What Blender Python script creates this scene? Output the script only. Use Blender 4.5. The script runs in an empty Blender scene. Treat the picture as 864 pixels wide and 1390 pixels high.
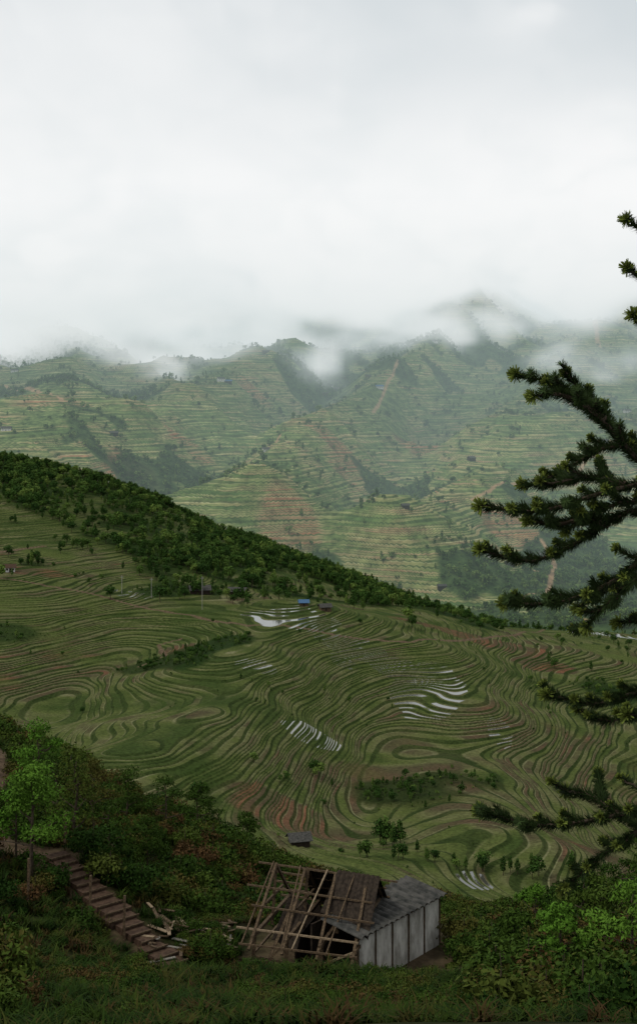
import bpy, math, numpy as np, time
from mathutils import Vector
T0=time.time()
rng=np.random.default_rng(7)
scene=bpy.context.scene
scene.view_settings.view_transform='Standard'
scene.view_settings.look='None'
scene.view_settings.exposure=0
F=1800.0; HZ=560.0; CX=432.0     # focal length / horizon row / centre column of the survey

# ------------------------------------------------------------------ noise
def _h(ix,iy,s):
    n=(ix*374761393+iy*668265263+s*1442695041)&0x7fffffff
    n=((n^(n>>13))*1274126177)&0x7fffffff
    n=(n^(n>>16))
    return (n&0xffff)/65535.0
def vnoise(x,y,s=0):
    xi=np.floor(x).astype(np.int64); yi=np.floor(y).astype(np.int64)
    fx=x-xi; fy=y-yi
    fx=fx*fx*fx*(fx*(fx*6-15)+10); fy=fy*fy*fy*(fy*(fy*6-15)+10)
    a=_h(xi,yi,s);b=_h(xi+1,yi,s);c=_h(xi,yi+1,s);d=_h(xi+1,yi+1,s)
    return ((a+(b-a)*fx)*(1-fy)+(c+(d-c)*fx)*fy)*2-1
def fbm(x,y,lam,o=3,s=0,g=0.5):
    r=0;a=1;t=0
    for i in range(o):
        ang=0.6*i+0.3; c,sn=math.cos(ang),math.sin(ang)
        k=2.0**i/lam
        r=r+a*vnoise((x*c-y*sn)*k+i*17.3,(x*sn+y*c)*k-i*9.1,s+i); t+=a; a*=g
    return r/t
def sst(a,b,x):
    t=np.clip((x-a)/(b-a),0,1); return t*t*(3-2*t)
def segdist(X,Y,pts):
    d=np.full(X.shape,1e9)
    for (ax,ay),(bx,by) in zip(pts[:-1],pts[1:]):
        dx,dy=bx-ax,by-ay; L=dx*dx+dy*dy+1e-9
        t=np.clip(((X-ax)*dx+(Y-ay)*dy)/L,0,1)
        d=np.minimum(d,np.hypot(X-ax-t*dx,Y-ay-t*dy))
    return d

# ------------------------------------------------------------------ terrain table
cols=[-300,0,150,300,432,576,720,864,1164]
TAB=[
(1,[2880]*9),(2,[1560]*9),(4,[1000]*9),(8,[900]*9),(15,[880]*9),(25,[860]*9),
(35,[800,810,820,825,825,830,825,810,790]),
(45,[700,740,775,790,785,790,785,765,720]),
(52,[600,660,712,745,742,750,745,725,660]),
(65,[480,545,600,665,700,715,715,695,600]),
(80,[400,455,515,590,655,690,700,660,540]),
(100,[400,462,530,600,645,675,690,650,540]),
(130,[480,560,610,690,760,790,800,770,700]),
(200,[560,640,680,730,790,810,820,800,760]),
(270,[540,570,600,650,690,705,715,720,720]),
(330,[500,520,540,575,605,620,640,660,670]),
(380,[460,480,495,520,545,562,585,605,620]),
(430,[420,440,445,465,485,505,530,550,570]),
(480,[370,390,395,410,430,450,475,495,520]),
(530,[320,340,345,360,380,400,425,445,470]),
(580,[270,290,300,315,332,352,378,400,430]),
(620,[235,255,265,280,295,315,345,368,400]),
(660,[205,225,238,250,262,287,318,340,370]),
(720,[170,190,208,230,255,272,302,318,345]),
(820,[110,140,162,195,235,262,297,306,330]),
(950,[60,90,115,165,215,262,303,315,335]),
(1050,[35,62,98,160,213,275,318,330,345]),
(1180,[60,95,135,195,245,305,345,350,360]),
(1320,[120,165,215,260,300,320,335,335,340]),
(1500,[85,120,165,215,250,268,280,278,280]),
(1700,[55,85,125,170,205,225,240,235,230]),
(1900,[30,52,85,125,160,178,195,190,180]),
(2150,[0,17,45,75,105,122,140,135,125]),
(2450,[-35,-22,0,25,45,65,80,72,60]),
(2800,[-75,-65,-50,-30,-15,-5,15,10,0]),
(3200,[-120,-110,-100,-90,-90,-85,-60,-60,-70]),
(3700,[-170,-168,-165,-160,-165,-170,-140,-130,-140]),
(4300,[-225]*9),(5500,[-270]*9),(9000,[-290]*9)]
tD=np.log(np.array([r[0] for r in TAB],float)); tV=np.array([r[1] for r in TAB],float)
def hermite(xk,V,x):
    h=np.diff(xk); dl=np.diff(V,axis=0)/h[:,None]
    m=np.zeros_like(V); m[0]=dl[0]; m[-1]=dl[-1]
    a,b=dl[:-1],dl[1:]
    w=h[:-1]/(h[:-1]+h[1:])
    m[1:-1]=a*(1-w[:,None])+b*w[:,None]
    i=np.clip(np.searchsorted(xk,x)-1,0,len(xk)-2)
    t=((x-xk[i])/h[i])[:,None]; H=h[i][:,None]
    t2=t*t;t3=t2*t
    return V[i]*(2*t3-3*t2+1)+H*m[i]*(t3-2*t2+t)+V[i+1]*(-2*t3+3*t2)+H*m[i+1]*(t3-t2)
rows=np.concatenate([np.geomspace(1,130,220,endpoint=False),np.linspace(130,275,30,endpoint=False),
  np.linspace(275,700,480,endpoint=False),np.linspace(700,1100,170,endpoint=False),
  np.linspace(1100,1420,22,endpoint=False),np.linspace(1420,3700,640,endpoint=False),np.geomspace(3700,9000,50)])
pxc=np.concatenate([np.linspace(-330,-20,60,endpoint=False),np.linspace(-20,884,565,endpoint=False),np.linspace(884,1195,60)])
uc=(pxc-CX)/F
R,C=len(rows),len(pxc)
A=hermite(tD,tV,np.log(rows))
dep=hermite(np.array(cols,float),A.T.copy(),pxc).T
Y=np.repeat(rows[:,None],C,1); X=uc[None,:]*Y
AZ=X/Y*F+CX
Z=-dep/F*Y
def band(a,b,c,d): return sst(a,b,Y)*(1-sst(c,d,Y))
wm=band(260,340,640,760); wr=band(700,850,1100,1250); wf=band(1400,1700,3600,5000)
# mid hill lobes
Xw=X+32*fbm(X,Y,160,2,50); Yw=Y+32*fbm(X,Y,160,2,60)
mh=8.0*fbm(Xw,Yw*0.8,135,2,1)+2.2*fbm(X,Y,48,2,5)
# two long spurs coming down towards the viewer with hollows between them
def line_h(pts,hgt,wid):
    d=segdist(X+10*fbm(X,Y,70,2,33),Y,pts); return hgt*np.exp(-(d/wid)**2)
mh=mh+line_h([(-10,640),(-15,520),(-48,400)],7,34)+line_h([(60,600),(75,480),(60,380)],6,30)-line_h([(30,560),(15,460),(5,380)],6,24)-line_h([(-90,600),(-95,480),(-105,420)],5,28)
Z=Z+wm*mh
Z=Z+wr*(5*fbm(X,Y,90,3,9)+4*fbm(X,Y,45,2,19)*(AZ>560))
# far spurs (ridge lines running down the mountain)
def spur(pts,hgt,wid):
    P=[(a,b) for a,b in pts]
    d=segdist(X,Y,P)
    d=d+0.45*wid*fbm(X,Y,260,2,31)
    return hgt*np.exp(-np.abs(d/wid)**1.4)
far=0
far=far+spur([(448,3700),(290,3200),(134,2750),(11,2400),(-70,1950),(-90,1780)],115,140)
far=far+spur([(-55,3200),(-130,2800),(-197,2500),(-290,2050)],85,120)
far=far+spur([(640,2600),(430,2300),(231,2000),(90,1780)],85,120)
far=far+spur([(720,3450),(520,2950),(387,2600),(280,2350)],90,110)
far=far+spur([(-560,3100),(-470,2500),(-440,2150)],85,140)
far=far-spur([(330,3100),(210,2650),(110,2200),(50,1850)],60,85)
far=far-spur([(80,3100),(-50,2600),(-130,2200),(-190,1900)],60,85)
fw1=X+90*fbm(X,Y,500,2,40); fw2=Y+90*fbm(X,Y,500,2,41)
rid=1-np.abs(fbm(fw1+0.55*fw2,fw2*0.35-0.3*fw1,330,3,42,0.45))*2.6
far=far+38*rid-44+22*fbm(X,Y,190,3,44)+5*fbm(X,Y,60,2,46)
Z=Z+wf*far
# near small relief
wn=1-sst(110,150,Y)
Z=Z+wn*sst(6,20,Y)*(0.35*fbm(X,Y,7,3,70)+0.5*fbm(X,Y,17,1,72))
STA=(-11.4,57.0,-19.0); STB=(-5.5,50.6,-21.2)
def seg_t(X,Y,A,B):
    dx,dy=B[0]-A[0],B[1]-A[1]; return ((X-A[0])*dx+(Y-A[1])*dy)/(dx*dx+dy*dy)
t=np.clip(seg_t(X,Y,STA,STB),0,1); ds=segdist(X,Y,[STA[:2],STB[:2]])
w=1-sst(1.0,4.0,ds); Z=Z*(1-w)+(STA[2]+(STB[2]-STA[2])*t-0.12)*w
dp=np.maximum(np.abs(X-1.2)/4.6,np.abs(Y-52.2)/4.0); w=1-sst(0.85,1.4,dp); Z=Z*(1-w)+(-21.5)*w
Zb=Z.copy()
# ---- terraces of uneven height and width
FS=3.5; MS=0.62
isfar=Y>1200
tufar=(Zb+2.5*fbm(X,Y,70,2,81))/FS; tumid=(Zb+0.4*fbm(X,Y,18,2,80)+0.7*fbm(X,Y,55,1,83))/MS
tumid=tumid+0.6*np.sin(tumid*0.85+2.5*fbm(X,Y,90,2,84))
tufar=tufar+0.6*np.sin(tufar*0.9+3*fbm(X,Y,300,2,85))
tu=np.where(isfar,tufar,tumid)+600
step=np.where(isfar,FS,MS)
fr=tu-np.floor(tu)
S=sst(0.70,1.0,fr)-fr
# ---- landcover
clf=fbm(X,Y,180,3,90)+0.5*fbm(X,Y,60,2,91)-0.006*(far-10)
forF=sst(0.16,0.25,clf)*(Y>1300)
fn=fbm(X,Y,80,3,95)
startY=np.interp(pxc,[-300,0,120,200,300,432,576,720,1200],[880,840,780,730,720,725,740,790,820])[None,:]
forR=sst(0,30,Y-startY-60*fn)*(Y<1300)*sst(-0.55,-0.25,fn+0.0*Y)
forR=forR*(1-sst(470,640,AZ+120*fn)*0.85*(Y<1060))
forR=forR*(1-0.8*(sst(.15,.3,fbm(X,Y,110,2,99)))*(AZ<260)*(Y<980))
clm=fbm(X,Y,70,3,97)
forM=sst(0.30,0.44,clm)*((Y>270)&(Y<=1050))
forest=np.clip(forF+np.maximum(forR,forM),0,1)
ter=np.where(isfar,(1-0.9*forF)*sst(-0.6,-0.4,fbm(X,Y,160,2,98))*(1-sst(3900,4400,Y)),band(262,280,960,1060)*(1-0.85*forest)*sst(-.62,-.4,fbm(X,Y,60,3,88)))
ter=ter*(1-forR)
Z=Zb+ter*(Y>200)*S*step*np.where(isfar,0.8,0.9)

def gi(px): return np.interp(px,pxc,np.arange(C))
def sight(px,py,dmin=0):
    j=int(round(float(gi(px)))); pr=HZ-Z[:,j]/rows*F
    k=np.where((rows>=dmin)&(pr<=py))[0]; k=k[0] if len(k) else R-2
    return X[k,j],Y[k,j],Z[k,j]
def ground(x,y):
    r=np.interp(y,rows,np.arange(R)); c=np.interp(x/y,uc,np.arange(C))
    r0=np.minimum(r.astype(int),R-2); c0=np.minimum(c.astype(int),C-2)
    a=r-r0;b=c-c0
    return r0,c0,(Z[r0,c0]*(1-b)+Z[r0,c0+1]*b)*(1-a)+(Z[r0+1,c0]*(1-b)+Z[r0+1,c0+1]*b)*a
def gz(x,y): return float(ground(np.array([float(x)]),np.array([float(y)]))[2][0])

soil=np.zeros_like(Z); water=np.zeros_like(Z); path=np.zeros_like(Z)
WB=0.5*fbm(X,Y,16,2,11)
def blob(arr,px,py,dmin,a,b,amt=1):
    x,y,z=sight(px,py,dmin)
    e=np.hypot((X-x)/a,(Y-y)/b)+(WB if dmin<1000 else 0.4*fbm(X,Y,60,2,12))
    np.maximum(arr,amt*(1-sst(0.7,1.15,e)),out=arr)
WQ=[(385,836,500,18,26),(420,842,500,14,18),(482,879,450,17,13),(575,940,400,13,30),(600,925,400,10,30),(470,902,400,9,7),
          (180,808,500,12,7),(820,862,500,18,10),(640,1195,250,6,9),(430,1000,350,11,12),(680,1000,330,5,16),(530,905,400,14,10),(350,905,400,8,8)]
for q in WQ: blob(water,*q)
ter=np.where((Y<1000)&(water>0.2),np.maximum(ter,0.9),ter)
for q in [(400,1108,250,20,14,.9),(240,882,400,9,9),(690,878,400,32,14),(740,905,300,14,10),(810,1165,250,16,14,.8),(40,775,500,20,10),
          (185,655,1400,50,50),(440,590,1400,60,45),(390,720,1400,40,60,.8),(60,540,1400,70,50),(330,520,1400,60,40),(690,710,1400,50,40),
          (740,780,1400,45,30),(800,560,1400,60,50),(250,600,1400,45,40),(480,650,1400,50,40,.7),(560,600,1400,50,40),(620,860,500,30,10)]:
    blob(soil,*q)
for q in [(600,1080,280,50,45,.5),(760,1060,280,40,70,.45),(520,1060,280,30,20,.45),(100,930,400,40,30,.3)]: blob(soil,*q)
for pts,wd,dm in [([(0,522),(45,530),(85,545)],4,1400),([(330,630),(360,612),(380,590)],2.5,1400),([(505,560),(525,520),(540,490)],2.6,1400),
      ([(735,735),(752,765),(745,800),(705,815)],3.5,1400),([(795,420),(808,450),(812,470)],6,1400),([(780,660),(800,620),(830,600)],3,1400),([(640,680),(665,668),(700,655)],2.5,1400),
      ([(0,785),(60,795),(150,812),(260,835),(340,850)],1.1,450),([(340,850),(450,862),(560,872),(700,862),(860,858)],1.1,450),([(0,750),(60,742)],1.5,450),([(190,905),(225,890),(215,875),(245,868)],.9,400)]:
    P=[sight(a,b,dm)[:2] for a,b in pts]
    d=segdist(X,Y,P)+wd*0.6*WB; np.maximum(path,1-sst(wd*0.7,wd*1.3,d),out=path)
nearpath=[(-26,95),(-20,80),(-17.6,72),(-17.2,64),(-14.6,59),(-11.4,57.2)]
path=np.maximum(path,1-sst(0.8,1.4,segdist(X,Y,nearpath)+0.3*fbm(X,Y,2,2,3)))
path=np.maximum(path,0.7*(1-sst(0.5,0.9,ds)))
path=np.maximum(path,0.7*(1-sst(0.5,1.1,dp+0.3*fbm(X,Y,3,2,4))))
isN=1-sst(130,200,Y)

# ------------------------------------------------------------------ node helper
class NB:
    def __init__(s,tree): s.t=tree; s.n=tree.nodes; s.l=tree.links
    def new(s,ty,**k):
        n=s.n.new(ty)
        for a,b in k.items(): setattr(n,a,b)
        return n
    def put(s,sock,v):
        if isinstance(v,bpy.types.NodeSocket): s.l.new(v,sock)
        elif v is not None:
            if isinstance(v,tuple) and len(v)==3 and sock.type=='RGBA': v=(*v,1)
            sock.default_value=v
    def attr(s,name): return s.new('ShaderNodeAttribute',attribute_name=name).outputs['Fac']
    def m(s,op,a,b=None,c=None,clamp=False):
        n=s.new('ShaderNodeMath',operation=op,use_clamp=clamp)
        for i,v in enumerate((a,b,c)):
            if v is not None: s.put(n.inputs[i],v)
        return n.outputs[0]
    def mix(s,f,a,b,bt='MIX'):
        n=s.new('ShaderNodeMix',data_type='RGBA',blend_type=bt)
        s.put(n.inputs[0],f); s.put(n.inputs[6],a); s.put(n.inputs[7],b); return n.outputs[2]
    def noise(s,vec,scale,detail=2,rough=0.5,out=0):
        n=s.new('ShaderNodeTexNoise'); s.put(n.inputs['Vector'],vec)
        n.inputs['Scale'].default_value=scale; n.inputs['Detail'].default_value=detail; n.inputs['Roughness'].default_value=rough
        return n.outputs[out]
    def mr(s,v,a,b,c=0,d=1,smooth=True):
        n=s.new('ShaderNodeMapRange'); n.interpolation_type='SMOOTHSTEP' if smooth else 'LINEAR'
        s.put(n.inputs[0],v); n.inputs[1].default_value=a;n.inputs[2].default_value=b;n.inputs[3].default_value=c;n.inputs[4].default_value=d
        return n.outputs[0]
    def ramp(s,f,stops):
        n=s.new('ShaderNodeValToRGB'); s.put(n.inputs[0],f); e=n.color_ramp.elements
        while len(e)<len(stops): e.new(0.5)
        for el,(p,c) in zip(e,stops): el.position=p; el.color=(*c,1)
        return n.outputs[0]
def newmat(name):
    m=bpy.data.materials.new(name); m.use_nodes=True; m.node_tree.nodes.clear(); return m,NB(m.node_tree)
def finish(m,nb,col,rough=0.8,normal=None,spec=0.2):
    b=nb.new('ShaderNodeBsdfPrincipled'); nb.put(b.inputs['Base Color'],col); nb.put(b.inputs['Roughness'],rough)
    nb.put(b.inputs['Specular IOR Level'],spec)
    if normal is not None: nb.put(b.inputs['Normal'],normal)
    o=nb.new('ShaderNodeOutputMaterial'); nb.l.new(b.outputs[0],o.inputs['Surface']); return b
def simple(name,c1,c2,scale=3,rough=0.8,bump=0.0,stretch=(1,1,1)):
    m,nb=newmat(name); tc=nb.new('ShaderNodeTexCoord').outputs['Object']
    mp=nb.new('ShaderNodeMapping'); nb.put(mp.inputs[0],tc); mp.inputs['Scale'].default_value=stretch
    n=nb.noise(mp.outputs[0],scale,5,0.65); col=nb.mix(nb.mr(n,0.3,0.7),c1,c2)
    nm=None
    if bump: 
        bn=nb.new('ShaderNodeBump'); bn.inputs['Strength'].default_value=bump; bn.inputs['Distance'].default_value=0.03; nb.put(bn.inputs['Height'],n); nm=bn.outputs[0]
    finish(m,nb,col,rough,nm,0.1); return m

# ------------------------------------------------------------------ ground material
gm,nb=newmat('terraced_hillside')
pos=nb.new('ShaderNodeTexCoord').outputs['Object']
sx=nb.new('ShaderNodeSeparateXYZ'); nb.put(sx.inputs[0],pos); PX,PY,PZ=sx.outputs
aT=nb.attr('tu');aTer=nb.attr('ter');aS=nb.attr('soil');aW=nb.attr('water');aP=nb.attr('path');aF=nb.attr('forest');aFar=nb.attr('far');aN=nb.attr('near')
cell=nb.m('FLOOR',aT); frc=nb.m('FRACT',aT)
sc=nb.m('SUBTRACT',0.04,nb.m('MULTIPLY',aFar,0.028))
cv=nb.new('ShaderNodeCombineXYZ'); nb.put(cv.inputs[0],nb.m('MULTIPLY',PX,sc)); nb.put(cv.inputs[1],nb.m('MULTIPLY',PY,sc)); nb.put(cv.inputs[2],nb.m('MULTIPLY',cell,7.31))
n1=nb.noise(cv.outputs[0],1.0,1.5)
big=nb.noise(pos,0.012,2,0.55); bigf=nb.noise(pos,0.0045,2,0.6); fine=nb.noise(pos,0.9,3,0.75); finef=nb.noise(pos,0.07,4,0.75)
patch=nb.noise(pos,0.02,3,0.6)
n1b=nb.m('ADD',n1,nb.m('MULTIPLY',aS,0.28))
n1b=nb.m('ADD',n1b,nb.m('MULTIPLY',nb.m('SUBTRACT',nb.m('ADD',nb.m('MULTIPLY',big,nb.m('SUBTRACT',1.0,aFar)),nb.m('MULTIPLY',bigf,aFar)),0.5),0.65))
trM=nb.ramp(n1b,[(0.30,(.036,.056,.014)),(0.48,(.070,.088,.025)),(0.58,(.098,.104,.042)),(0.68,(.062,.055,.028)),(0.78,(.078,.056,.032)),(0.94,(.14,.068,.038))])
trF=nb.ramp(n1b,[(0.30,(.075,.128,.038)),(0.46,(.14,.18,.06)),(0.56,(.22,.22,.09)),(0.68,(.25,.20,.10)),(0.80,(.25,.145,.075)),(0.95,(.28,.14,.07))])  # far palette brighter than mid: light through the clouds put into the colour
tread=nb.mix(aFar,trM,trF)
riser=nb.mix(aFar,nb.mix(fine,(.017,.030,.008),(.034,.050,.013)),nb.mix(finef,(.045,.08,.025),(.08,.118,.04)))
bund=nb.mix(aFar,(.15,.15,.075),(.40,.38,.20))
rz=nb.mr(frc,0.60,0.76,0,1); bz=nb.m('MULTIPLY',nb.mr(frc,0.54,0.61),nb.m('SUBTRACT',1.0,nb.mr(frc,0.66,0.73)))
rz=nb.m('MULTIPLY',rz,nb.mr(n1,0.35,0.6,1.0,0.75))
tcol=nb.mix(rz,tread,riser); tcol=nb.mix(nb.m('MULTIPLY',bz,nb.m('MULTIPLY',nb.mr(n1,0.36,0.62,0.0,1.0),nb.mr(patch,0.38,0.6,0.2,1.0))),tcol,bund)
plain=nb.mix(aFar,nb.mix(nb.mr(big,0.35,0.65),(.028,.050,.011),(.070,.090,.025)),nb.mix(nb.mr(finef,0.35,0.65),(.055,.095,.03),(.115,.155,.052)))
plain=nb.mix(nb.m('MULTIPLY',aS,0.7),plain,(.12,.065,.038))
tf=nb.m('MULTIPLY',aTer,nb.mr(patch,0.30,0.48,0.3,1.0))
tf=nb.m('MAXIMUM',tf,nb.mr(aW,0.2,0.5))
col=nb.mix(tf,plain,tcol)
nearc=nb.ramp(fine,[(0.3,(.006,.009,.003)),(0.55,(.017,.022,.007)),(0.75,(.036,.026,.012))])
col=nb.mix(aN,col,nearc)
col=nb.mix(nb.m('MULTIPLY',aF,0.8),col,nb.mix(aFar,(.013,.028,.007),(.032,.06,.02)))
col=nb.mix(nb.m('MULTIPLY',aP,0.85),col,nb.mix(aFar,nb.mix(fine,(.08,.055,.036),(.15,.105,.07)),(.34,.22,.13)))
fm=nb.m('ADD',nb.m('MULTIPLY',fine,nb.m('SUBTRACT',1.0,aFar)),nb.m('MULTIPLY',finef,aFar))
col=nb.mix(1.0,col,nb.ramp(fm,[(0.3,(.55,.55,.55)),(0.7,(1.38,1.38,1.38))]),'MULTIPLY')
wmask=nb.m('MULTIPLY',nb.m('MULTIPLY',nb.mr(aW,0.40,0.5),nb.mr(n1,0.38,0.42)),nb.m('MULTIPLY',nb.mr(frc,0.14,0.2),nb.m('SUBTRACT',1.0,nb.mr(frc,0.50,0.56))))
col=nb.mix(wmask,col,(.05,.05,.04))
rough=nb.m('SUBTRACT',0.95,nb.m('MULTIPLY',wmask,0.87))
bmp=nb.new('ShaderNodeBump'); bmp.inputs['Strength'].default_value=0.6; nb.put(bmp.inputs['Distance'],nb.m('ADD',0.3,nb.m('MULTIPLY',aFar,5.0))); nb.put(bmp.inputs['Height'],fm)
mv=nb.new('ShaderNodeMix',data_type='VECTOR'); nb.put(mv.inputs[0],wmask); nb.put(mv.inputs[4],bmp.outputs[0]); mv.inputs[5].default_value=(0,0,1)
finish(gm,nb,col,rough,mv.outputs[1],nb.m('ADD',0.02,nb.m('MULTIPLY',wmask,0.9)))

def np_mesh(name,V,Fa,mats,attrs=None,smooth=False,midx=None,k=4):
    me=bpy.data.meshes.new(name); V=np.asarray(V,np.float32); Fa=np.asarray(Fa,np.int32)
    me.vertices.add(len(V)); me.vertices.foreach_set('co',V.ravel())
    me.loops.add(Fa.size); me.loops.foreach_set('vertex_index',Fa.ravel())
    me.polygons.add(len(Fa)); me.polygons.foreach_set('loop_start',np.arange(0,Fa.size,Fa.shape[1],dtype=np.int32))
    if midx is not None: me.polygons.foreach_set('material_index',np.asarray(midx,np.int32))
    me.polygons.foreach_set('use_smooth',np.full(len(Fa),smooth))
    for m in mats: me.materials.append(m)
    for n,a in (attrs or {}).items():
        at=me.attributes.new(n,'FLOAT','POINT'); at.data.foreach_set('value',np.asarray(a,np.float32).ravel())
    me.update()
    return me
def link(o,parent=None):
    scene.collection.objects.link(o)
    if parent: o.parent=parent
    return o
idx=np.arange(R*C).reshape(R,C)
quads=np.stack([idx[:-1,:-1],idx[:-1,1:],idx[1:,1:],idx[1:,:-1]],-1).reshape(-1,4)
me=np_mesh('hillside_terrain',np.stack([X,Y,Z],-1).reshape(-1,3),quads,[gm],
  dict(tu=tu,ter=ter,soil=soil,water=water,path=path,forest=forest,far=isfar.astype(float),near=isN),smooth=True)
link(bpy.data.objects.new('hillside_terrain',me))
print('terrain',time.time()-T0)

# ------------------------------------------------------------------ foliage prototypes
def leafmat(name,stops,rough=0.8,trans=0.0):
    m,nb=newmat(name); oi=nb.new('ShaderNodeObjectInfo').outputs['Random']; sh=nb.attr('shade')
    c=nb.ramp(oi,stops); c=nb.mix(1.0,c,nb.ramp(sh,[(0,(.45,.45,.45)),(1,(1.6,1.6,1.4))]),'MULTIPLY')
    b=finish(m,nb,c,rough,None,0.04)
    return m
M_far=leafmat('far_tree_leaves',[(0,(.038,.072,.024)),(0.5,(.06,.105,.032)),(1,(.12,.17,.055))])
M_mid=leafmat('ridge_tree_leaves',[(0,(.016,.038,.009)),(0.5,(.027,.058,.012)),(0.85,(.054,.095,.022)),(1,(.10,.15,.035))])
M_bush=leafmat('undergrowth_leaves',[(0,(.011,.028,.005)),(0.45,(.026,.050,.008)),(0.7,(.040,.062,.011)),(0.88,(.052,.046,.013)),(1,(.060,.034,.016))])
M_fresh=leafmat('fresh_leaves',[(0,(.045,.110,.012)),(1,(.065,.13,.018))])
M_bark=simple('bark',(.03,.022,.015),(.07,.055,.04),8,0.9)
M_con=leafmat('conifer_needles',[(0,(.020,.036,.012)),(1,(.026,.042,.014))],0.7)
M_bud=leafmat('conifer_buds',[(0,(.10,.13,.028)),(1,(.11,.14,.03))],0.7)

def unit(v): return v/np.maximum(np.linalg.norm(v,axis=-1,keepdims=True),1e-9)
def quads_at(P,N,sz,asp=1.0,r=rng):
    n=len(P); N=unit(N); t=unit(np.cross(N,r.normal(size=(n,3)))); b=np.cross(N,t)
    sz=np.asarray(sz).reshape(-1,1)*np.ones((n,1))
    k=sz*asp
    V=np.stack([P-t*sz,P-b*k*0.5,P+t*sz,P+b*k*0.5],1)
    V[:,1]+= -t*sz*0.2; V[:,3]+= -t*sz*0.2
    return V.reshape(-1,3),np.arange(4*n).reshape(n,4)
def tube(pts,r0,r1,k=6):
    pts=np.asarray(pts,float); n=len(pts); V=[];Fq=[]
    d=np.gradient(pts,axis=0); d=unit(d)
    ref=np.array([0.31,0.9,0.2]); 
    for i in range(n):
        a=unit(np.cross(d[i],ref)); b=np.cross(d[i],a); rr=r0+(r1-r0)*i/(n-1)
        for j in range(k):
            th=2*math.pi*j/k; V.append(pts[i]+rr*(a*math.cos(th)+b*math.sin(th)))
    for i in range(n-1):
        for j in range(k):
            Fq.append((i*k+j,i*k+(j+1)%k,(i+1)*k+(j+1)%k,(i+1)*k+j))
    return np.array(V),np.array(Fq)
class Acc:
    def __init__(s): s.V=[];s.F=[];s.M=[];s.S=[];s.n=0
    def add(s,V,Fq,mi,sh=0.5):
        s.V.append(V); s.F.append(Fq+s.n); s.M.append(np.full(len(Fq),mi)); s.S.append(np.ones(len(V))*sh); s.n+=len(V)
    def mesh(s,name,mats,smooth=False):
        return np_mesh(name,np.concatenate(s.V),np.concatenate(s.F),mats,dict(shade=np.concatenate(s.S)),smooth,np.concatenate(s.M))
def crown_tree(name,mat,h,lobes,n,leaf,seed,trunk=True,bark=M_bark,asp=1.2,inner=0.55):
    r=np.random.default_rng(seed); a=Acc()
    if trunk:
        bend=r.normal(size=2)*0.04*h
        top=np.array([bend[0],bend[1],h*0.8]); P=[np.array([0,0,-0.06*h]),np.array([bend[0]*.3,bend[1]*.3,h*.3]),top*np.array([.8,.8,.75]),top]
        a.add(*tube(P,h*0.022,h*0.006,6),1)
        for c,rad in lobes:
            s=np.array([bend[0]*.5,bend[1]*.5,max(h*0.25,c[2]-rad[2])]); e=np.array(c)
            a.add(*tube([s,(s+e)/2+r.normal(size=3)*0.02*h,e],h*0.009,h*0.003,4),1)
    tot=sum(q[1][0]*q[1][2] for q in lobes)
    for c,rad in lobes:
        k=max(6,int(n*rad[0]*rad[2]/tot))
        d=unit(r.normal(size=(k,3))); d[:,2]=np.where(d[:,2]<-0.5,-d[:,2]*0.5,d[:,2]); d=unit(d)
        bump=1+0.25*np.sin(d[:,0:1]*5+seed)*np.cos(d[:,1:2]*6+seed*2)
        rr=(inner+(1.08-inner)*r.random((k,1))**0.5)*bump
        P=np.array(c)+d*rr*np.array(rad)
        sz=leaf*(0.6+0.8*r.random(k))
        V,Fq=quads_at(P,d+0.7*r.normal(size=(k,3)),sz,asp,r)
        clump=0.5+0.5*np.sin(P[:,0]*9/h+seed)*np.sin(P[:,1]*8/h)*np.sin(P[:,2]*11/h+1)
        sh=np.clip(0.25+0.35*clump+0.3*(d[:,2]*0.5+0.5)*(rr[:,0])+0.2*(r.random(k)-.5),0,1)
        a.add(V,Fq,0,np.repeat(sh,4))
    return a.mesh(name,[mat,bark])
def lobes_round(r,h,n):
    L=[((0,0,h*0.62),(h*.26,h*.26,h*.3))]
    for i in range(n):
        th=r.random()*6.28; q=h*(.12+.18*r.random()); L.append(((q*math.cos(th),q*math.sin(th),h*(.38+.42*r.random())),(h*(.14+.1*r.random()),)*2+(h*(.12+.1*r.random()),)))
    return L
def lobes_tall(r,h):
    return [((r.normal()*h*.03,r.normal()*h*.03,h*z),(h*w*(.8+.4*r.random()),)*2+(h*.14,)) for z,w in ((.3,.13),(.45,.17),(.6,.16),(.75,.12),(.9,.07))]
def coll(name,meshes):
    c=bpy.data.collections.new(name)
    for i,m in enumerate(meshes): c.objects.link(bpy.data.objects.new(name+'_%d'%i,m))
    return c
def protos(nm,mat,n,leaf,cnt_round,cnt_tall,seed):
    out=[]
    for i in range(cnt_round):
        r=np.random.default_rng(seed+i); out.append(crown_tree(nm,mat,1.0,lobes_round(r,1.0,5+i%3),n,leaf,seed+i))
    for i in range(cnt_tall):
        r=np.random.default_rng(seed+50+i); out.append(crown_tree(nm,mat,1.0,lobes_tall(r,1.0),n,leaf*0.8,seed+50+i))
    return coll(nm,out)
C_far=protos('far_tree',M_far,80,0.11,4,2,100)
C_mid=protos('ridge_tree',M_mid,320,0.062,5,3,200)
def bush_mesh(i,mat,n,leaf,flat=0.6):
    r=np.random.default_rng(300+i); L=[]
    for k in range(6):
        th=r.random()*6.28;q=.45*r.random(); s=.22+.2*r.random()
        L.append(((q*math.cos(th),q*math.sin(th),.25+.35*r.random()*flat),(s,s,s*.8)))
    return crown_tree('bush',mat,0.9,L,n,leaf,300+i,True,asp=0.9,inner=0.35)
C_bush=coll('bush_kind',[bush_mesh(i,M_bush,900,0.045) for i in range(5)])
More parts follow.
